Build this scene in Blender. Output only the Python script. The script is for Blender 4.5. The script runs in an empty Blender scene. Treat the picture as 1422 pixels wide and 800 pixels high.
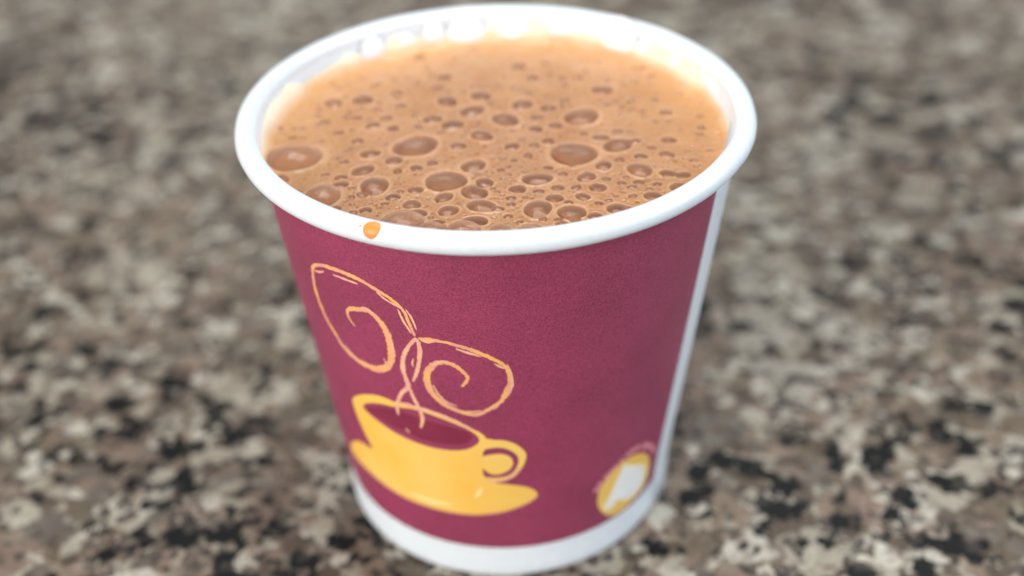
import bpy, bmesh, math, random
import numpy as np
from mathutils import Vector, Matrix

# ------------------------------------------------------------------ camera
S = bpy.context.scene
C = S.collection
MM = 0.001
PITCH, YAW, ROLL = 0.6005, 0.0101, -0.0303
CAM = np.array([0.0, -163.5239, 147.2922])            # mm, cup axis at the origin, worktop at z = 0
FPX = 1800.0                                           # focal length in photo pixels (1422 wide)
fw = np.array([math.sin(YAW)*math.cos(PITCH), math.cos(YAW)*math.cos(PITCH), -math.sin(PITCH)])
rt0 = np.array([math.cos(YAW), -math.sin(YAW), 0.0])
up0 = np.cross(rt0, fw)
rt = rt0*math.cos(ROLL) + up0*math.sin(ROLL)
up = -rt0*math.sin(ROLL) + up0*math.cos(ROLL)
cd = bpy.data.cameras.new('camera')
cam = bpy.data.objects.new('camera', cd); C.objects.link(cam)
cam.matrix_world = Matrix(((rt[0], up[0], -fw[0], CAM[0]*MM), (rt[1], up[1], -fw[1], CAM[1]*MM),
                           (rt[2], up[2], -fw[2], CAM[2]*MM), (0, 0, 0, 1)))
cd.sensor_fit = 'HORIZONTAL'; cd.sensor_width = 36.0; cd.lens = FPX/1422*36
cd.clip_start = 0.005; cd.clip_end = 50
cd.dof.use_dof = True; cd.dof.focus_distance = 0.162
cd.dof.aperture_fstop = 8.6
S.camera = cam

# ------------------------------------------------------------------ light
w = bpy.data.worlds.new('World'); S.world = w; w.use_nodes = True
bg = w.node_tree.nodes['Background']
bg.inputs['Color'].default_value = (0.82, 0.91, 1.0, 1); bg.inputs['Strength'].default_value = 0.29

def area(name, loc, target, size, power, col):
    l = bpy.data.lights.new(name, 'AREA'); l.shape = 'RECTANGLE'; l.size, l.size_y = size
    l.energy = power; l.color = col
    o = bpy.data.objects.new(name, l); C.objects.link(o); o.location = loc
    o.rotation_euler = (Vector(target)-Vector(loc)).to_track_quat('-Z', 'Y').to_euler()
    return o
area('window_light', (-0.95, -1.0, 0.62), (0, 0, 0.05), (1.1, 0.9), 29, (1.0, 0.97, 0.93))
area('overhead_fill', (0.15, 0.55, 1.5), (0, 0, 0.05), (1.0, 0.7), 18, (0.95, 0.98, 1.0))  # added overhead fill to brighten the back inner wall, no known lamp
area('side_fill', (1.3, -0.25, 0.75), (0, 0, 0.05), (1.2, 0.9), 18, (0.80, 0.90, 1.0))  # added cool fill standing in for skylight from the right
vs = S.view_settings
vs.view_transform = 'Standard'; vs.look = 'None'; vs.gamma = 1; vs.exposure = 0.06
vs.use_curve_mapping = False
S.render.engine = 'CYCLES'

# ------------------------------------------------------------------ helpers
rng = random.Random(7)
nrng = np.random.default_rng(11)
def lin(r, g, b):
    f = lambda c: (c/255/12.92) if c/255 <= .04045 else ((c/255+.055)/1.055)**2.4
    return (f(r), f(g), f(b), 1)
def ray(px, py):
    d = fw*FPX + rt*(px-711) - up*(py-400)
    return d/np.linalg.norm(d)
def at_plane(px, py, z):
    d = ray(px, py); k = (z-CAM[2])/d[2]
    return CAM + d*k
WZ0, WZ1, WR0, WR1 = 6.0, 63.4, 25.754, 33.13          # the printed wall: a cone, z and radius in mm
SL = (WR1-WR0)/(WZ1-WZ0)
def wall_r(z): return WR0 + (z-WZ0)*SL
def at_cone(px, py):
    """pixel -> (angle, z) on the cup's outer wall"""
    d = ray(px, py); a0 = WR0 - WZ0*SL
    # x^2+y^2 = (a0+SL z)^2
    A = d[0]**2+d[1]**2-(SL*d[2])**2
    rz = a0+SL*CAM[2]
    B = 2*(CAM[0]*d[0]+CAM[1]*d[1]-SL*d[2]*rz)
    Cc = CAM[0]**2+CAM[1]**2-rz**2
    disc = B*B-4*A*Cc
    k = (-B-math.sqrt(max(disc, 0)))/(2*A)
    p = CAM+d*k
    return math.atan2(p[1], p[0]), p[2]
def cone_pt(t, z, off): 
    r = wall_r(z)+off
    return (r*math.cos(t)*MM, r*math.sin(t)*MM, z*MM)

def nm(name):
    m = bpy.data.materials.new(name); m.use_nodes = True
    nt = m.node_tree; return m, nt, nt.nodes['Principled BSDF'], nt.nodes, nt.links
def node(nt, typ, **kw):
    n = nt.nodes.new(typ)
    for k, v in kw.items():
        if k in n.inputs: n.inputs[k].default_value = v
        else: setattr(n, k, v)
    return n
def mixcol(nt, fac, a, b, mode='MIX'):
    n = nt.nodes.new('ShaderNodeMix'); n.data_type = 'RGBA'; n.blend_type = mode
    for i, v in ((0, fac), (6, a), (7, b)):
        if isinstance(v, (int, float)): n.inputs[i].default_value = v
        elif isinstance(v, tuple): n.inputs[i].default_value = v
        else: nt.links.new(v, n.inputs[i])
    return n.outputs[2]
def ramp(nt, src, stops, interp='LINEAR'):
    n = nt.nodes.new('ShaderNodeValToRGB'); n.color_ramp.interpolation = interp
    e = n.color_ramp.elements
    while len(e) < len(stops): e.new(0.5)
    for i, (p, c) in enumerate(stops):
        e[i].position = p; e[i].color = c if len(c) == 4 else (*c, 1)
    nt.links.new(src, n.inputs[0]); return n.outputs[0]
def bump(nt, b, src, strength, dist):
    n = node(nt, 'ShaderNodeBump', Strength=strength, Distance=dist)
    nt.links.new(src, n.inputs['Height']); nt.links.new(n.outputs[0], b.inputs['Normal'])

# ------------------------------------------------------------------ materials
def mat_granite():
    m, nt, b, N, L = nm('polished_granite')
    tc = node(nt, 'ShaderNodeTexCoord')
    def noise(scale, detail=3, rough=.55, off=0):
        mp = node(nt, 'ShaderNodeMapping'); mp.inputs['Location'].default_value = (off, off*.7, off*.3)
        L.new(tc.outputs['Object'], mp.inputs[0])
        n = node(nt, 'ShaderNodeTexNoise', Scale=scale, Detail=detail, Roughness=rough)
        L.new(mp.outputs[0], n.inputs['Vector']); return n
    def warped(scale, amt, off):
        n = noise(scale, 6, .68, off)
        s = node(nt, 'ShaderNodeVectorMath', operation='SUBTRACT'); L.new(n.outputs['Color'], s.inputs[0]); s.inputs[1].default_value = (.5, .5, .5)
        k = node(nt, 'ShaderNodeVectorMath', operation='SCALE'); L.new(s.outputs[0], k.inputs[0]); k.inputs['Scale'].default_value = amt
        a = node(nt, 'ShaderNodeVectorMath', operation='ADD'); L.new(tc.outputs['Object'], a.inputs[0]); L.new(k.outputs[0], a.inputs[1])
        return a.outputs[0]
    def vor(vec, scale):
        v = node(nt, 'ShaderNodeTexVoronoi', Scale=scale); L.new(vec, v.inputs['Vector'])
        sp = node(nt, 'ShaderNodeSeparateColor'); L.new(v.outputs['Color'], sp.inputs[0]); return v, sp
    w1 = warped(210, .0065, 1.3); w2 = warped(420, .0028, 4.1)
    v0, s0 = vor(w1, 92); v1, s1 = vor(w1, 150); v2, s2 = vor(w2, 340); v3, s3 = vor(w2, 620)
    cream, pale, tan, pink, brown, dk = (.54,.51,.42), (.37,.335,.26), (.20,.15,.107), (.215,.15,.115), (.07,.050,.035), (.0045,.0045,.004)
    grey, olive = (.115,.10,.083), (.115,.09,.058)
    base = ramp(nt, s1.outputs[0], [(0, pink), (.12, tan), (.27, pale), (.41, olive), (.50, cream), (.63, brown), (.74, grey), (.84, tan), (.92, pale)], 'CONSTANT')
    fine = ramp(nt, s2.outputs[1], [(0, tan), (.18, brown), (.34, pale), (.46, pink), (.60, cream), (.70, olive), (.82, grey), (.92, brown)], 'CONSTANT')
    n1 = noise(200, 2, .5, 7.7)
    c = mixcol(nt, ramp(nt, n1.outputs[0], [(.44, (0,0,0)), (.56, (1,1,1))]), base, fine)
    # large pale feldspar crystals among the smaller grains
    nb = noise(330, 3, .6, 8.3)
    bigm = mixcol(nt, 1.0, ramp(nt, s0.outputs[1], [(.0, (0,0,0)), (.85, (1,1,1))], 'CONSTANT'), ramp(nt, nb.outputs[0], [(.36, (.1,.1,.1)), (.48, (.85,.85,.85))]), 'MULTIPLY')
    c = mixcol(nt, bigm, c, ramp(nt, s0.outputs[2], [(0, pale), (.4, cream), (.75, (.40,.37,.30))], 'CONSTANT'))
    # dark biotite clusters
    nd = noise(150, 5, .66, 2.2)
    nbig = noise(28, 2, .5, 9.1)
    add = node(nt, 'ShaderNodeMath', operation='MULTIPLY_ADD'); L.new(nbig.outputs[0], add.inputs[0]); add.inputs[1].default_value = .35; L.new(nd.outputs[0], add.inputs[2])
    add2 = node(nt, 'ShaderNodeMath', operation='MULTIPLY_ADD'); L.new(s2.outputs[0], add2.inputs[0]); add2.inputs[1].default_value = .16; L.new(add.outputs[0], add2.inputs[2])
    dmask = ramp(nt, add2.outputs[0], [(.822, (0,0,0)), (.842, (1,1,1))])
    bmask = ramp(nt, add2.outputs[0], [(.775, (0,0,0)), (.82, (.7,.7,.7))])
    c = mixcol(nt, bmask, c, brown + (1,))
    c = mixcol(nt, dmask, c, dk + (1,))
    # tiny mica specks and cloudiness inside the crystals
    sp = ramp(nt, s3.outputs[2], [(.0, (1,1,1)), (.09, (0,0,0))], 'CONSTANT')
    c = mixcol(nt, sp, c, (.05,.042,.036,1))
    soft = ramp(nt, noise(230, 5, .65, 6.4).outputs[0], [(.30, brown), (.42, tan), (.52, pink), (.62, pale), (.72, cream)])
    c = mixcol(nt, .22, c, mixcol(nt, dmask, soft, dk + (1,)))
    cl = noise(1300, 4, .75, 3.3)
    c = mixcol(nt, .8, c, ramp(nt, cl.outputs[0], [(.25, (.45,.45,.45)), (.75, (1.25,1.25,1.25))]), 'MULTIPLY')
    L.new(c, b.inputs['Base Color'])
    b.inputs['Roughness'].default_value = .36; b.inputs['IOR'].default_value = 1.5; b.inputs['Specular IOR Level'].default_value = .22
    nr = noise(500, 3, .6, 5.5)
    bump(nt, b, nr.outputs[0], .12, .0004)
    return m
def mat_paper(name, col, rough, grain, bumpd, coat=0.0, var=.06):
    m, nt, b, N, L = nm(name)
    tc = node(nt, 'ShaderNodeTexCoord')
    n = node(nt, 'ShaderNodeTexNoise', Scale=grain, Detail=4, Roughness=.7); L.new(tc.outputs['Object'], n.inputs['Vector'])
    n2 = node(nt, 'ShaderNodeTexNoise', Scale=90, Detail=3, Roughness=.6); L.new(tc.outputs['Object'], n2.inputs['Vector'])
    lo, hi = tuple(x*(1-var*2) for x in col[:3]), tuple(min(1, x*(1+var*2)) for x in col[:3])
    c = ramp(nt, n.outputs[0], [(.36, lo), (.64, hi)])
    c = mixcol(nt, .25, c, ramp(nt, n2.outputs[0], [(.3, tuple(x*(1-var*2) for x in col[:3])), (.7, hi)]))
    L.new(c, b.inputs['Base Color']); b.inputs['Roughness'].default_value = rough
    b.inputs['Coat Weight'].default_value = coat; b.inputs['Coat Roughness'].default_value = .25
    bump(nt, b, n.outputs[0], .35, bumpd)
    return m
def mat_foam():
    m, nt, b, N, L = nm('milk_tea_froth')
    at = node(nt, 'ShaderNodeAttribute', attribute_name='pit')
    tc = node(nt, 'ShaderNodeTexCoord')
    n = node(nt, 'ShaderNodeTexNoise', Scale=160, Detail=3, Roughness=.6); L.new(tc.outputs['Object'], n.inputs['Vector'])
    v = node(nt, 'ShaderNodeTexVoronoi', Scale=1700); L.new(tc.outputs['Object'], v.inputs['Vector'])
    c = ramp(nt, n.outputs[0], [(.3, lin(166, 118, 82)), (.7, lin(186, 141, 105))])
    n3 = node(nt, 'ShaderNodeTexNoise', Scale=600, Detail=2, Roughness=.6); L.new(tc.outputs['Object'], n3.inputs['Vector'])
    tea = ramp(nt, n3.outputs[0], [(.35, lin(118, 56, 20)), (.65, lin(156, 86, 42))])
    c = mixcol(nt, at.outputs['Fac'], c, tea)
    rg = node(nt, 'ShaderNodeAttribute', attribute_name='ring')
    c = mixcol(nt, rg.outputs['Fac'], c, lin(216, 174, 142))
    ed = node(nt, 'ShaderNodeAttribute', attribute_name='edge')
    c = mixcol(nt, ed.outputs['Fac'], c, lin(230, 170, 108))  # warmer froth by the wall, light bounced off the paper painted in
    cb = node(nt, 'ShaderNodeAttribute', attribute_name='climb')
    c = mixcol(nt, cb.outputs['Fac'], c, lin(246, 226, 202))
    L.new(c, b.inputs['Base Color'])
    b.inputs['Subsurface Weight'].default_value = .5
    b.inputs['Subsurface Radius'].default_value = (1.0, .45, .22); b.inputs['Subsurface Scale'].default_value = .0016
    b.inputs['Roughness'].default_value = .14; b.inputs['IOR'].default_value = 1.34
    bump(nt, b, v.outputs['Distance'], .25, .00022)
    return m
def mat_film(name, body, weight):
    """thin bubble film: see-through, a little froth in it, mirror-like at a glancing angle"""
    m = bpy.data.materials.new(name); m.use_nodes = True; nt = m.node_tree; nt.nodes.clear()
    L = nt.links
    out = node(nt, 'ShaderNodeOutputMaterial')
    tr = node(nt, 'ShaderNodeBsdfTransparent'); tr.inputs[0].default_value = (.97, .92, .87, 1)
    df = node(nt, 'ShaderNodeBsdfDiffuse'); df.inputs[0].default_value = body
    gl = node(nt, 'ShaderNodeBsdfGlossy'); gl.inputs['Roughness'].default_value = .035
    fr = node(nt, 'ShaderNodeFresnel', IOR=1.28)
    m1 = node(nt, 'ShaderNodeMixShader')
    lw = node(nt, 'ShaderNodeLayerWeight', Blend=.5)      # the slanted film is crossed along a longer path
    mr = node(nt, 'ShaderNodeMapRange'); mr.inputs['From Min'].default_value = .15; mr.inputs['From Max'].default_value = .95
    mr.inputs['To Min'].default_value = weight; mr.inputs['To Max'].default_value = min(1, weight+.38)
    L.new(lw.outputs['Facing'], mr.inputs['Value']); L.new(mr.outputs[0], m1.inputs[0])
    L.new(tr.outputs[0], m1.inputs[1]); L.new(df.outputs[0], m1.inputs[2])
    m2 = node(nt, 'ShaderNodeMixShader'); L.new(fr.outputs[0], m2.inputs[0]); L.new(m1.outputs[0], m2.inputs[1]); L.new(gl.outputs[0], m2.inputs[2])
    L.new(m2.outputs[0], out.inputs[0]); return m
def mat_ink(name, c1, c2, scale):
    m, nt, b, N, L = nm(name)
    tc = node(nt, 'ShaderNodeTexCoord')
    n = node(nt, 'ShaderNodeTexNoise', Scale=scale, Detail=3, Roughness=.6); L.new(tc.outputs['Object'], n.inputs['Vector'])
    L.new(ramp(nt, n.outputs[0], [(.38, c1), (.62, c2)]), b.inputs['Base Color'])
    b.inputs['Roughness'].default_value = .5
    n2 = node(nt, 'ShaderNodeTexNoise', Scale=3500, Detail=2); L.new(tc.outputs['Object'], n2.inputs['Vector'])
    bump(nt, b, n2.outputs[0], .3, .00005)
    return m
M = dict(
    granite=mat_granite(),
    white=mat_paper('white_coated_paper', (.70, .74, .775, 1), .38, 900, .00004, .15, .02),
    maroon=mat_paper('maroon_printed_paper', lin(146, 56, 87), .38, 3600, .0003, 0, .2),
    foam=mat_foam(),
    film=mat_film('bubble_film', lin(214, 166, 134), .06),
    big_film=mat_film('large_bubble_film', lin(216, 166, 134), .2),
    froth_film=mat_film('milky_bubble_film', (.92, .94, .97, 1), .8),
    yellow=mat_ink('yellow_ink', lin(241, 184, 76), lin(240, 197, 104), 55),
    orange=mat_ink('orange_sketch_ink', lin(238, 176, 98), lin(224, 154, 128), 330),
    thin=mat_ink('pinkish_thin_ink', lin(226, 160, 142), lin(236, 182, 140), 320),
    cream=mat_ink('cream_ink', lin(250, 222, 150), lin(250, 228, 170), 300),
    wine=mat_ink('dark_wine_ink', lin(124, 34, 62), lin(132, 40, 68), 200),
    maroonink=mat_ink('maroon_ink', lin(143, 55, 85), lin(147, 58, 89), 200),
    whiteink=mat_ink('white_ink', lin(238, 236, 232), lin(244, 242, 240), 200),
    pinkink=mat_ink('pale_pink_ink', lin(222, 140, 152), lin(206, 120, 136), 700),
)
def mat_drop():
    m, nt, b, N, L = nm('tea_drop')
    b.inputs['Base Color'].default_value = lin(232, 140, 58); b.inputs['Roughness'].default_value = .42
    b.inputs['Subsurface Weight'].default_value = .4; b.inputs['Subsurface Scale'].default_value = .0008
    return m
M['drop'] = mat_drop()

def mesh_obj(name, verts, faces, mat, parent=None, smooth=True):
    me = bpy.data.meshes.new(name); me.from_pydata([tuple(v) for v in verts], [], faces)
    me.materials.append(mat)
    if smooth: me.polygons.foreach_set('use_smooth', [True]*len(me.polygons))
    me.update()
    o = bpy.data.objects.new(name, me); C.objects.link(o)
    if parent: o.parent = parent
    return o
def thing(name, label, cat, loc=(0, 0, 0)):
    o = bpy.data.objects.new(name, None); C.objects.link(o); o.location = loc
    o.empty_display_size = .01; o['label'] = label; o['category'] = cat; return o
def lathe(prof, n, t0=0, t1=2*math.pi, rfun=None):
    """prof: [(r, z)] in mm; closed in angle when the sweep is a full turn"""
    full = abs(t1-t0-2*math.pi) < 1e-6; k = n if full else n+1
    V, F = [], []
    for j in range(k):
        t = t0+(t1-t0)*j/n
        for (r, z) in prof:
            rr = r + (rfun(t, z) if rfun else 0)
            V.append((rr*math.cos(t)*MM, rr*math.sin(t)*MM, z*MM))
    P = len(prof)
    for j in range(n):
        a, b2 = j*P, ((j+1) % k)*P
        for i in range(P-1): F.append((a+i, b2+i, b2+i+1, a+i+1))
    return V, F

# ------------------------------------------------------------------ the surface
hx, hy0, hy1, th = .75, -.45, .75, .03
bm = bmesh.new(); bmesh.ops.create_cube(bm, size=1)
for v in bm.verts:
    v.co = Vector((v.co.x*2*hx, (hy0+hy1)/2+v.co.y*(hy1-hy0), -th/2+v.co.z*th))
bmesh.ops.bevel(bm, geom=list(bm.edges), offset=.004, segments=3, affect='EDGES')
me = bpy.data.meshes.new('countertop'); bm.to_mesh(me); bm.free(); me.materials.append(M['granite'])
top = bpy.data.objects.new('countertop', me); C.objects.link(top)
top['kind'] = 'structure'; top['label'] = 'speckled brown, cream and black granite countertop under the cup'

# ------------------------------------------------------------------ the paper cup
cup = thing('paper_cup', 'small maroon paper cup with white rim and printed yellow coffee cup, full of frothy tea', 'cup')
TH = .45
prof = [(0.01, 5.5), (20, 5.5), (wall_r(5.6)-TH, 5.6)]
for k in range(1, 13): z = 5.6+(62.9-5.6)*k/12; prof.append((wall_r(z)-TH, z))
prof += [(32.80, 63.8), (33.02, 64.8), (33.25, 65.5)]
for k in range(12, -1, -1): z = WZ0+(64.6-WZ0)*k/12; prof.append((wall_r(z), z))
prof += [(25.80, 4.2), (25.85, 2.0), (25.86, .7), (25.72, .18), (25.45, 0), (25.1, .12), (24.9, .8), (24.85, 4.9), (.01, 4.9)]
V, F = lathe(prof, 160)
mesh_obj('wall', V, F, M['white'], cup)
RC, RZ = 34.5, 65.36
RIM = []
for k in range(21):
    a = math.radians(205-360*k/20*.985)
    RIM.append((RC+1.5*math.cos(a), RZ+1.5*math.sin(a)*(1.02 if math.sin(a) > 0 else .96)))
V, F = lathe(RIM, 200, rfun=lambda t, z: .03*math.sin(3*t+1)+.02*math.sin(5*t)+.012*math.sin(17*t)+.16*(1/(1+math.exp(-(math.degrees(t)-333)/1.2))-1/(1+math.exp(-(math.degrees(t)-352)/2.5))))
mesh_obj('rolled_rim', V, F, M['white'], cup)

# left edge of the white seam, traced on the wall
SEAM = [at_cone(*p) for p in ((994, 269), (960, 420), (914, 620), (906, 668))]
sz = np.array([q[1] for q in SEAM]); st_ = np.array([q[0] for q in SEAM])
fit = np.polyfit(sz, st_, 1)
def seam_t(z): return fit[0]*z+fit[1]
print('seam', fit, SEAM)
SEAMW = math.radians(27)
NZ = 14; NT = 150
V, F = [], []
for i in range(NZ+1):
    z = WZ0+.05+(64.0-WZ0)*i/NZ
    a = seam_t(z)
    for j in range(NT+1):
        t = a - (2*math.pi-SEAMW)*j/NT
        V.append(cone_pt(t, z, .07))
for i in range(NZ):
    for j in range(NT):
        q = i*(NT+1)+j; F.append((q, q+NT+1, q+NT+2, q+1))
mesh_obj('printed_wrap', V, F, M['maroon'], cup)
# seam flap: overlapping white paper edge, really proud of the wall
V, F = [], []
for i in range(NZ+1):
    z = .35+(64.0-.35)*i/NZ
    a = seam_t(max(z, 0))
    base = (lambda t, off: cone_pt(t, z, off)) if z > 5 else (lambda t, off: ((25.8+off)*math.cos(t)*MM, (25.8+off)*math.sin(t)*MM, z*MM))
    for (f, o_) in ((0, .04), (.03, .2), (.08, .42), (.2, .64), (.4, .76), (.65, .76), (.85, .55), (.95, .25), (1.0, .02)):
        V.append(base(a+.004+f*(SEAMW-.006), o_))
for i in range(NZ):
    for j in range(8):
        q = i*9+j; F.append((q, q+1, q+10, q+9))
F.append(tuple(range(8, -1, -1))); F.append(tuple(range(NZ*9, NZ*9+9)))
mesh_obj('seam_flap', V, F, M['white'], cup)

# ---- print: flat ink laid on the wall, each layer a few hundredths of a mm above the last
def Z(ox, oy, s): return lambda x, y: (ox+x/s, oy+y/s)
ZA, ZB, ZC_ = Z(410, 350, 3.811), Z(460, 530, 3.811), Z(780, 590, 6.155)
def catmull(pts, per=6, closed=False):
    P = [np.array(p, float) for p in pts]; n = len(P); out = []
    rngi = range(n if closed else n-1)
    for i in rngi:
        p0 = P[(i-1) % n] if closed or i > 0 else P[i]
        p1, p2 = P[i], P[(i+1) % n]
        p3 = P[(i+2) % n] if closed or i+2 < n else P[(i+1) % n]
        for k in range(per):
            t = k/per
            out.append(.5*((2*p1)+(-p0+p2)*t+(2*p0-5*p1+4*p2-p3)*t*t+(-p0+3*p1-3*p2+p3)*t**3))
    if not closed: out.append(P[-1])
    return out
LAY = .07
def ink_poly(name, pts, fmap, mat, layer, smooth_n=4, parent=None, spline=True):
    P = catmull(pts, smooth_n, True) if spline else [np.array(p, float) for p in pts]
    uv = [at_cone(*fmap(p[0], p[1])) for p in P]
    bm = bmesh.new()
    vs_ = [bm.verts.new((t*wall_r(35), z, 0)) for t, z in uv]
    f = bm.faces.new(vs_)
    bmesh.ops.triangulate(bm, faces=[f])
    # subdivide so that the sheet follows the curved wall
    for _ in range(5):
        long = [e for e in bm.edges if e.calc_length() > 1.0]
        if not long: break
        bmesh.ops.subdivide_edges(bm, edges=long, cuts=1)
        bmesh.ops.triangulate(bm, faces=list(bm.faces))
    for v in bm.verts:
        v.co = Vector(cone_pt(v.co.x/wall_r(35), v.co.y, LAY+.013*layer))
    bmesh.ops.recalc_face_normals(bm, faces=list(bm.faces))
    for f in bm.faces:
        c = f.calc_center_median()
        if f.normal.dot(Vector((c.x, c.y, 0))) < 0: f.normal_flip()
    me = bpy.data.meshes.new(name); bm.to_mesh(me); bm.free(); me.materials.append(mat)
    o = bpy.data.objects.new(name, me); C.objects.link(o); o.parent = parent or cup; return o
class Ink:
    """strokes of one drawing collected as ribbons on the wall"""
    def __init__(s): s.V = []; s.F = []
    def stroke(s, pts, fmap, widths, layer, per=7, rough=.22):
        P = catmull(pts, per); n = len(P)
        wx = np.interp(np.linspace(0, 1, n), np.linspace(0, 1, len(widths)), widths)
        q = np.array([[t*wall_r(35), z] for t, z in (at_cone(*fmap(*p)) for p in P)])
        sc = abs(at_cone(*fmap(P[0][0]+10, P[0][1]))[0]-at_cone(*fmap(P[0][0], P[0][1]))[0])*wall_r(35)/10
        sc = .032 if fmap is not ZC_ else .016
        tg = np.gradient(q, axis=0); tg /= np.linalg.norm(tg, axis=1)[:, None]+1e-9
        nn = np.stack([-tg[:, 1], tg[:, 0]], 1)
        b0 = len(s.V)
        for i in range(n):
            e = min(1, (i+.4)/2.0, (n-1-i+.4)/2.0)
            wl = wx[i]*.5*sc*e*(1+rng.uniform(-rough, rough)); wr = wx[i]*.5*sc*e*(1+rng.uniform(-rough, rough))
            for w_ in (wl, -wr):
                c = q[i]+nn[i]*w_
                s.V.append(cone_pt(c[0]/wall_r(35), c[1], LAY+.013*layer))
        for i in range(n-1):
            a = b0+2*i; s.F.append((a, a+1, a+3, a+2))
    def build(s, name, mat, parent=None): return mesh_obj(name, s.V, s.F, mat, parent or cup, smooth=False)

# upper steam swirl
A1 = [(635,445),(612,395),(580,320),(545,278),(490,235),(430,198),(350,150),(280,117),(205,88),(135,68),(98,76),(96,115),(108,190),(132,265),(168,350),(212,425),(262,505),(322,562),(385,600),(440,618),(482,610),(506,580),(510,525),(496,455),(468,392),(430,345),(390,312),(345,302),(295,300),(278,315),(290,352),(322,395)]
k = Ink(); k.stroke(A1, ZA, [12,13,14,15,16,17,20,22,20,18,18,17,20,21,22,22,23,26,34,37,30,30,33,33,31,27,24,22,20,16,12,8], 1)
sw = k.build('steam_swirl', M['orange'])
k = Ink()
for pts, wd in (([(200,118),(260,140),(335,168)], [8,12,6]), ([(430,207),(480,250),(552,290),(580,310)], [8,11,10,6]), ([(543,298),(575,365),(618,432)], [6,11,8]),
                ([(585,300),(615,345),(645,412)], [6,10,6]), ([(104,96),(130,104),(155,102)], [6,12,6]), ([(345,290),(385,300),(420,330)], [6,12,6]),
                ([(262,485),(300,535),(345,575)], [5,12,6]), ([(470,560),(482,590),(455,605)], [6,9,5]), ([(480,400),(515,480),(522,545)], [5,9,5])):
    k.stroke(pts, ZA, wd, 2)
k.build('sketch_line', M['thin'], sw)
# right steam swirl
B1 = [(650,455),(715,463),(800,478),(880,500),(960,527),(1040,562),(1105,598),(1130,640),(1137,690),(1122,735),(1092,785),(1060,808),(1012,838),(965,858),(905,852),(840,830),(780,795),(735,755),(705,705),(697,660),(708,622),(738,592),(790,582),(840,597),(880,626),(912,660),(902,690),(880,712)]
k = Ink(); k.stroke(B1, ZA, [12,20,14,18,20,18,14,16,22,30,18,16,20,22,22,24,26,28,32,32,28,26,22,20,18,16,16,10], 1)
sw2 = k.build('steam_swirl', M['orange'])
k = Ink()
for pts, wd in (([(848,508),(910,530),(985,552)], [6,14,6]), ([(1052,588),(1085,605),(1110,615)], [6,12,6]), ([(1120,590),(1142,640),(1148,700),(1128,760)], [4,9,14,5]),
                ([(730,700),(755,745),(800,790),(860,815)], [5,10,9,5]), ([(900,840),(950,842),(985,838)], [5,9,5]), ([(1010,835),(1060,820),(1085,795)], [6,14,6]), ([(725,600),(780,575),(825,590)], [5,10,5]), ([(660,460),(700,475),(745,470)], [8,13,6])):
    k.stroke(pts, ZA, wd, 2)
k.build('sketch_line', M['thin'], sw2)
# braided stem of the steam
k = Ink()
for pts, wd in (([(648,455),(662,520),(656,590),(642,645),(624,684)], [14,20,18,16,8]), ([(640,450),(600,500),(575,555),(573,610),(582,650),(598,690),(598,715),(565,745),(548,785),(542,815),(548,860)], [14,16,20,22,20,24,22,18,17,16,10]),
                ([(608,715),(625,760),(645,800),(668,850),(676,885),(666,930)], [14,18,20,19,18,10]), ([(585,520),(615,480),(645,455)], [8,16,10]), ([(628,560),(622,590),(632,605)], [5,8,5]), ([(585,930),(600,945),(608,955)], [5,12,4])):
    k.stroke(pts, ZA, wd, 5)
k.build('steam_stem', M['thin'])

# yellow coffee cup on its saucer
body = [(115,98),(140,72),(190,66),(250,72),(310,94),(345,110),(385,112),(480,138),(580,173),(680,213),(760,252),(808,283),(822,312),(808,350),(800,400),(800,470),(803,524),
        (840,532),(900,538),(970,546),(1035,556),(1080,576),(1090,602),(1062,630),(1000,660),(905,690),(800,703),(700,700),(600,685),(500,656),(400,616),(300,556),(220,490),(150,420),(112,362),(108,326),(135,311),(170,324),(205,346),(222,354),(205,318),(175,258),(142,182)]
art = ink_poly('coffee_cup_picture', body, ZB, M['yellow'], 1, 4)
ink_poly('cup_mouth', [(170,128),(200,111),(262,115),(335,131),(430,143),(510,166),(600,199),(700,240),(760,274),(784,306),(768,332),(720,355),(650,362),(550,350),(450,320),(350,274),(262,216),(200,166)], ZB, M['maroonink'], 2, 4, art)
ink_poly('drink_surface', [(190,140),(240,135),(330,146),(430,178),(540,214),(640,240),(715,262),(747,288),(722,322),(650,332),(560,322),(460,292),(360,248),(270,200)], ZB, M['wine'], 3, 4, art)
k = Ink(); k.stroke([(335,104),(420,124),(520,154),(620,190),(710,232),(770,262)], ZB, [10,20,20,18,14,8], 3)
k.build('back_rim_line', M['thin'], art)
hp = [(800,320),(870,307),(930,312),(985,334),(1025,370),(1031,400),(1012,450),(980,490),(940,515),(890,528),(800,527)]
ink_poly('handle', hp, ZB, M['yellow'], 2, 5, art)
ink_poly('handle_opening', [(806,366),(850,349),(910,349),(962,370),(990,402),(985,442),(960,480),(920,500),(860,506),(808,496),(803,430)], ZB, M['maroonink'], 3, 4, art)
ink_poly('handle_fill', [(796,398),(840,385),(900,380),(945,395),(962,425),(946,460),(900,485),(850,487),(812,464),(797,440)], ZB, M['yellow'], 4, 4, art)
k = Ink(); k.stroke([(812,520),(880,524),(935,510),(978,482),(1005,445)], ZB, [10,16,17,14,6], 4); k.build('handle_line', M['thin'], art)
k = Ink()
k.stroke([(415,582),(480,612),(560,637),(645,652)], ZB, [6,24,24,6], 3); k.stroke([(762,612),(782,585),(800,560)], ZB, [6,20,8], 3)
k.build('highlight', M['cream'], art)
for pts, nm_ in (([(112,345),(150,408),(222,482),(302,549),(402,609),(502,651),(602,680),(702,696),(802,698),(905,685),(1000,655),(1062,625),(1086,600)], 'saucer_edge'),):
    k = Ink(); k.stroke(pts, ZB, [6]+[9]*11+[6], 2); k.build(nm_, M['orange'], art)

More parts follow.
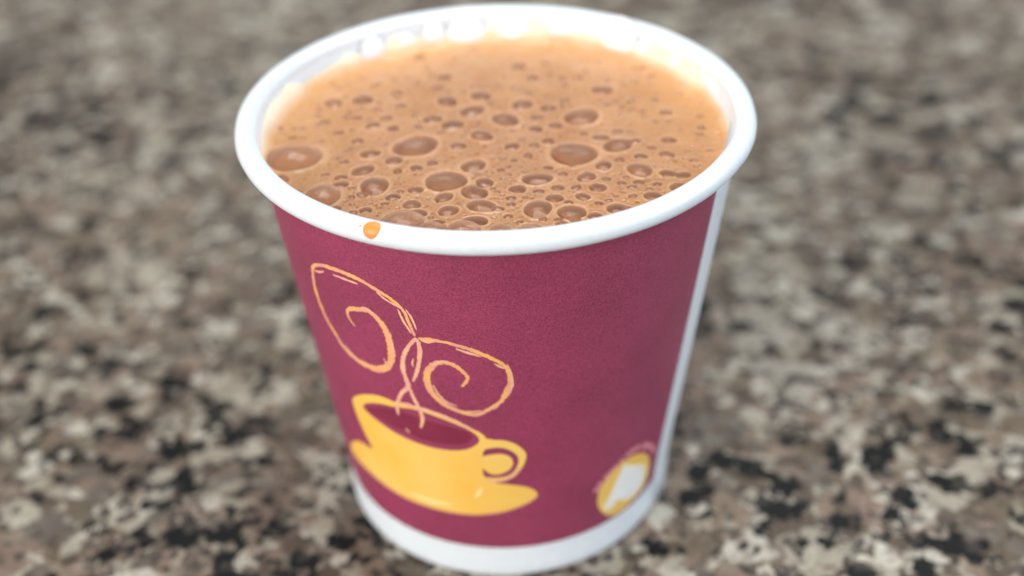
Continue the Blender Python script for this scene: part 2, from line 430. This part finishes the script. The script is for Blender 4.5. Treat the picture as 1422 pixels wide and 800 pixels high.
# bean emblem near the seam
bean = ink_poly('bean_emblem', [(307,620),(325,545),(372,475),(430,400),(500,330),(570,280),(640,246),(700,240),(738,266),(746,320),(735,400),(702,500),(650,580),(580,662),(510,730),(440,768),(380,768),(330,730),(305,680)], ZC_, M['yellow'], 1, 4)
WP = [(528,348),(600,346),(688,348),(697,400),(682,480),(652,550),(592,610),(520,636),(468,640),(436,690),(392,718),(366,700),(415,600),(465,480),(505,400)]
wc = (sum(p[0] for p in WP)/len(WP), sum(p[1] for p in WP)/len(WP))
ink_poly('pale_halo', [(wc[0]+(x-wc[0])*1.16, wc[1]+(y-wc[1])*1.09) for x, y in WP], ZC_, M['cream'], 2, 4, bean)
ink_poly('white_patch', [(wc[0]+(x-wc[0])*.96, wc[1]+(y-wc[1])*.97) for x, y in WP], ZC_, M['whiteink'], 3, 4, bean)
k = Ink()
arc = catmull([(280,575),(330,500),(385,436),(440,375),(505,308),(565,252),(640,196),(720,176),(775,196),(790,245)], 6)
i = 0
while i < len(arc)-4:
    n = rng.choice((3, 4, 5)); seg = [tuple(p) for p in arc[i:i+n]]
    k.stroke(seg, ZC_, [62, 80, 70], 1, per=3, rough=.3); i += n-1+ (rng.random() < .35)
k.build('lettering', M['pinkink'], bean)

# ------------------------------------------------------------------ the drink
FZ = 62.0
drink = thing('frothy_tea', 'brown milky tea with bubbly froth filling the paper cup', 'drink', (0, 0, 5.6*MM))
# bubbles seen in the photograph: zoom windows (origin, scale) and (x, y, half width)
ZR = {1: Z(320, 0, 3.811), 2: Z(690, 0, 3.811), 3: Z(320, 160, 3.811), 4: Z(690, 160, 3.811)}
SEEN = {1: [(545,550,55),(700,530,62),(500,645,30),(612,625,24),(668,622,28),(755,660,42),(860,675,36),(570,700,32),(670,740,36),(900,560,36),(880,490,38),(1130,410,40),(1145,540,60),(1325,515,58),(1280,590,68),(1070,635,50),(1175,665,55),(1330,722,60),(985,440,22),(640,686,18),(1150,490,18),(255,695,28)],
        2: [(115,355,45),(190,415,36),(560,485,58),(135,555,60),(275,575,46),(450,618,92),(45,632,78),(210,620,36),(205,675,40),(310,660,40),(580,560,22),(660,570,20),(895,590,35),(1085,670,28),(910,735,45),(550,730,46),(640,695,32),(735,745,30),(270,740,40),(80,770,42),(360,540,28),(770,590,22),(165,495,24),(345,415,24),(430,420,28),(460,708,24),(640,772,80)],
        3: [(980,162,118),(740,202,52),(865,242,46),(700,290,60),(885,290,28),(1070,255,34),(762,372,84),(858,432,40),(580,365,46),(700,415,36),(1285,270,70),(1140,352,108),(1345,362,52),(1290,410,74),(1130,437,52),(1155,512,56),(1330,488,74),(960,472,50),(1290,572,62),(990,522,50),(1205,165,44),(815,465,24),(715,500,34),(270,340,44),(575,225,22),(585,325,32),(500,310,24),(985,280,38),(640,430,22),(1100,570,34),(560,490,30),(650,510,22),(900,400,20),(980,395,40)],
        4: [(410,202,124),(565,270,48),(755,296,72),(350,305,30),(215,335,74),(475,330,55),(108,390,48),(220,402,30),(535,390,46),(305,440,48),(455,435,42),(215,500,82),(395,516,74),(825,435,48),(975,388,62),(640,500,58),(690,508,38),(905,310,45),(985,318,42),(750,360,30),(850,368,26),(760,220,38),(165,205,32),(20,285,26),(320,382,36),(420,382,30),(180,618,72),(350,580,42),(5,500,34),(900,208,46),(580,340,28),(270,268,28),(400,265,18),(90,228,22),(650,242,30),(1130,185,20),(1040,240,24),(720,438,26),(660,365,28),(75,438,28),(75,472,26),(150,436,18),(380,464,26),(520,535,40),(415,552,30),(245,552,26),(120,572,24),(325,552,24),(60,540,28),(540,470,24),(590,455,20)]}
BUB = []                                       # x, y, r, depth factor
for z_, L_ in SEEN.items():
    for (x, y, hw) in L_:
        p = at_plane(*ZR[z_](x, y), FZ); q = at_plane(*ZR[z_](x+hw, y), FZ)
        BUB.append([p[0], p[1], abs(q[0]-p[0])*1.0, rng.uniform(.75, 1.15)])
BIG = []                                       # high thin-walled domes at the near edge
for (x, y, hw) in ((330,232,140),(490,425,100),(905,578,128),(1060,612,78),(1230,618,92)):
    p = at_plane(*ZR[3](x, y), FZ); q = at_plane(*ZR[3](x+hw, y), FZ)
    BIG.append([p[0], p[1], abs(q[0]-p[0]), .9])
for (x, y, hw) in ((20,622,62),(180,622,68)):
    p = at_plane(*ZR[4](x, y), FZ); q = at_plane(*ZR[4](x+hw, y), FZ)
    BIG.append([p[0], p[1], abs(q[0]-p[0]), .9])
RIN = wall_r(FZ)-TH
def clear(x, y, r, gap):
    if math.hypot(x, y)+r > RIN-.15: return False
    for b in BUB+BIG:
        if math.hypot(b[0]-x, b[1]-y) < (b[2]+r)*gap: return False
    return True
tries = 0; small = 0
while tries < 40000 and small < 1050:
    tries += 1
    rr = RIN*math.sqrt(rng.random()); a = rng.uniform(0, 2*math.pi)
    x, y = rr*math.cos(a), rr*math.sin(a)
    dens = .42+.58*max(0, min(1, (2-y)/24))**1.5
    if rng.random() > dens: continue
    r = min(1.1, .2+rng.expovariate(1/.17))
    if clear(x, y, r, 1.08): BUB.append([x, y, r, rng.uniform(.25, .9)]); small += 1

TINY = []
for _ in range(3600):
    rr = RIN*math.sqrt(rng.random()); a = rng.uniform(0, 2*math.pi); x, y = rr*math.cos(a), rr*math.sin(a)
    if rng.random() < .35+.65*max(0, min(1, (10-y)/30)): TINY.append([x, y, rng.uniform(.12, .26), rng.uniform(.2, .7)])
NR, NA = 230, 1200
rad = np.linspace(0.02, 1, NR)
ang = np.linspace(0, 2*np.pi, NA, endpoint=False)
RR, AA = np.meshgrid(rad, ang, indexing='ij')
REDGE = RIN+.30
X = RR*REDGE*np.cos(AA); Y = RR*REDGE*np.sin(AA)
def wav(x, y, s, seed, n=14):
    g = np.random.default_rng(seed); o = 0
    for _ in range(n):
        th_ = g.uniform(0, 2*np.pi); f = s*g.uniform(.5, 1.6)
        o = o+np.sin((x*np.cos(th_)+y*np.sin(th_))*f+g.uniform(0, 6.28))
    return o/math.sqrt(n)
H = .16*wav(X, Y, .22, 1)+.07*wav(X, Y, .9, 2)+.03*wav(X, Y, 3.0, 3)
dist = RIN-np.hypot(X, Y)
# froth creeping up the wall in uneven fingers
ta = np.arctan2(Y, X)
fing = 0; g = np.random.default_rng(5)
for f in (3, 5, 8, 13, 19, 27): fing = fing+np.sin(f*ta+g.uniform(0, 6.28))*(1 if f < 12 else .8)
fing = np.clip(.85+.18*fing, 0.5, 1.4)
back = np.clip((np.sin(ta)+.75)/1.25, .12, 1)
CL = 2.5*fing*back*np.exp(-np.clip(dist, 0, None)/1.1); H = H+CL
CLIMB = np.clip((CL-.35)/1.5, 0, .95)
EDGE = np.clip(np.exp(-np.clip(dist, 0, None)/7.5)*np.clip(back+.15, 0, 1)*.75, 0, 1)  # warm froth tint plus painted wall bounce and sky brightness, strongest at the back
RING = np.zeros_like(H); PIT = np.zeros_like(H); DZ = np.zeros_like(H)
for (bx, by, br, dep) in TINY+BUB+BIG:
    ell = 1+.12*math.sin(bx*3+by*5); ph = bx*1.7+by*2.3
    m = (np.abs(X-bx) < br*1.7) & (np.abs(Y-by) < br*1.7)
    if not m.any(): continue
    dx, dy = X[m]-bx, Y[m]-by
    u = dx*math.cos(ph)+dy*math.sin(ph); v_ = -dx*math.sin(ph)+dy*math.cos(ph)
    d = np.hypot(u*ell, v_/ell)/br
    t = np.arctan2(v_, u); d = d*(1+.04*np.sin(2*t+ph)+.025*np.sin(3*t+ph*2))
    inside = np.clip(1-d*d, 0, 1)
    DZ[m] = np.minimum(DZ[m], -dep*min(br*.62, .95)*np.sqrt(inside))
    H[m] += .06*min(br, 1.6)*np.exp(-((d-1.06)/.16)**2)
    RING[m] = np.maximum(RING[m], min(.32, .10+br*.16)*np.exp(-((d-1.12)/.16)**2))
    sm = np.clip((1.0-d)/.18, 0, 1); PIT[m] = np.maximum(PIT[m], sm*sm*(3-2*sm)*min(1, .22+dep*.78)*(.55+.45*np.clip(d/.75, 0, 1)**2))
H = H+DZ
Zc = FZ-5.6+H
n = NR*NA
verts = np.stack([X.ravel(), Y.ravel(), Zc.ravel()], 1)*MM
verts = np.concatenate([verts, [[0, 0, Zc[0].mean()*MM]]])
faces = []
for i in range(NR-1):
    a = i*NA
    for j in range(NA):
        j2 = (j+1) % NA
        faces.append((a+j, a+NA+j, a+NA+j2, a+j2))
for j in range(NA): faces.append((n, j, (j+1) % NA))
# body of the drink below the froth, down to the cup's bottom
kb = len(verts); low = []
for (r_, z_) in ((wall_r(40)-TH+.2, 40-5.6), (wall_r(5.6)-TH+.1, .05)):
    low.append(np.stack([r_*np.cos(ang), r_*np.sin(ang), np.full(NA, z_)], 1)*MM)
verts = np.concatenate([verts]+low)
o1 = (NR-1)*NA
for (a, b2) in ((o1, kb), (kb, kb+NA)):
    for j in range(NA):
        j2 = (j+1) % NA; faces.append((a+j, b2+j, b2+j2, a+j2))
faces.append(tuple(kb+NA+j for j in range(NA-1, -1, -1)))
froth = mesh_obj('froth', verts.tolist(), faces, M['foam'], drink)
pad = len(verts)-n
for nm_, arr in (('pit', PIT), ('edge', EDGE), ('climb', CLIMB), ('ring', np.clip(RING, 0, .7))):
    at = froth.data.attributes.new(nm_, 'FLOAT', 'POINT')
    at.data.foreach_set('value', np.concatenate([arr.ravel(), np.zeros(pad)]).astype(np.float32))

# bubble domes: one shared cap, one object for each bubble that can be told apart
def cap_mesh(name, hgt, mat, seg=18, rings=6):
    V, F = [(0, 0, hgt)], []
    R = (1+hgt*hgt)/(2*hgt); a1 = math.asin(min(1, 1/R)) if hgt <= 1 else math.pi-math.asin(1/R)
    for i in range(1, rings+1):
        a = a1*i/rings
        for j in range(seg):
            t = 2*math.pi*j/seg; V.append((R*math.sin(a)*math.cos(t), R*math.sin(a)*math.sin(t), hgt-R+R*math.cos(a)))
    for j in range(seg): F.append((0, 1+j, 1+(j+1) % seg))
    for i in range(rings-1):
        for j in range(seg):
            a, b2 = 1+i*seg, 1+(i+1)*seg; F.append((a+j, b2+j, b2+(j+1) % seg, a+(j+1) % seg))
    me = bpy.data.meshes.new(name); me.from_pydata(V, [], F); me.materials.append(mat)
    me.polygons.foreach_set('use_smooth', [True]*len(me.polygons)); return me
CAPS = [cap_mesh('bubble', h, M['film']) for h in (.12, .22)]
CAPB = cap_mesh('bubble', .42, M['big_film'], 32, 10)
def put(me, x, y, z, sx, sy, sz_, rot, name='bubble'):
    o = bpy.data.objects.new(name, me); C.objects.link(o); o.parent = drink
    o.location = (x*MM, y*MM, (z-5.6)*MM); o.scale = (sx*MM, sy*MM, sz_*MM); o.rotation_euler = rot; return o
def hgt_at(x, y):
    return FZ + float(.16*wav(x, y, .22, 1)+.07*wav(x, y, .9, 2)+.03*wav(x, y, 3.0, 3))
order = sorted(BUB, key=lambda b: -b[2])[:285]
for (bx, by, br, dep) in order:
    ell = 1+.12*math.sin(bx*3+by*5); ph = bx*1.7+by*2.3
    put(CAPS[rng.random() < .5], bx, by, hgt_at(bx, by)+.02, br/ell*1.0, br*ell*1.0, br, (rng.uniform(-.05, .05), rng.uniform(-.05, .05), ph))
for (bx, by, br, dep) in BIG:
    ell = 1+.12*math.sin(bx*3+by*5); ph = bx*1.7+by*2.3
    put(CAPB, bx, by, hgt_at(bx, by), br/ell*1.06, br*ell*1.06, br*1.05, (0, 0, ph))
# milky bubbles clinging to the far wall
LENS = cap_mesh('milky_bubble', .2, M['froth_film'], 28, 8)
def at_wall(px, py):
    """pixel -> point on the inner wall beyond the drink"""
    d = ray(px, py); a0 = WR0-WZ0*SL-TH
    A = d[0]**2+d[1]**2-(SL*d[2])**2; rz = a0+SL*CAM[2]
    B = 2*(CAM[0]*d[0]+CAM[1]*d[1]-SL*d[2]*rz); Cc = CAM[0]**2+CAM[1]**2-rz**2
    return CAM+d*((-B+math.sqrt(B*B-4*A*Cc))/(2*A))
for (px, py, rp) in ((719,50,27),(648,50,26),(516,70,18),(562,58,12),(862,50,26),(940,104,25),(766,52,8),(813,56,8),(602,46,15),(895,72,13)):
    p = at_wall(px, py); r = rp/8.4; t = math.atan2(p[1], p[0])
    nrm = Vector((-math.cos(t), -math.sin(t), SL+.15)).normalized()
    o = put(LENS, p[0], p[1], p[2], r, r, r, nrm.to_track_quat('Z', 'Y').to_euler(), 'milky_bubble')
    o.location += nrm*((.35+.08*r)*MM)

# ------------------------------------------------------------------ spilled drops on the rim
def drop(px, py, rpx, label):
    # a bead lying on the outer upper face of the rolled rim
    d = ray(px, py); best = None
    for k in np.linspace(120, 190, 4000):
        p = CAM+d*k
        if (math.hypot(p[0], p[1])-RC)**2+(p[2]-RZ)**2 <= 1.5**2: best = p; break
    t0 = math.atan2(best[1], best[0]); rad0 = math.hypot(best[0], best[1])
    p0 = math.atan2(best[2]-RZ, rad0-RC); r = rpx/9.6
    base = Vector(best)
    def surf(u, v, h):                                   # u along the rim, v round the roll, h above it
        t = t0+u/RC; ph = p0+v/1.5; q = 1.5+h
        return Vector(((RC+q*math.cos(ph))*math.cos(t), (RC+q*math.cos(ph))*math.sin(t), RZ+q*math.sin(ph)))
    V, F = [], []; seg, rings = 28, 8
    V.append((surf(0, 0, (.2*r))-base)*MM)
    for i in range(1, rings+1):
        k = i/rings
        for j in range(seg):
            a = 2*math.pi*j/seg; w_ = r*k*(1+.05*math.sin(2*a+1)+.03*math.sin(3*a))
            V.append((surf(w_*math.cos(a), w_*math.sin(a)*1.15, (.2*r)*math.sqrt(max(0, 1-k*k))-.02)-base)*MM)
    for j in range(seg): F.append((0, 1+j, 1+(j+1) % seg))
    for i in range(rings-1):
        for j in range(seg):
            a, b2 = 1+i*seg, 1+(i+1)*seg; F.append((a+j, b2+j, b2+(j+1) % seg, a+(j+1) % seg))
    o = mesh_obj('tea_drop', V, F, M['drop']); o.location = base*MM
    o['label'] = label; o['category'] = 'drop'
drop(516, 318, 11, 'round orange drop of spilled tea on the cup rim')
drop(500, 314.5, 3, 'tiny speck of tea beside the round orange drop on the rim')
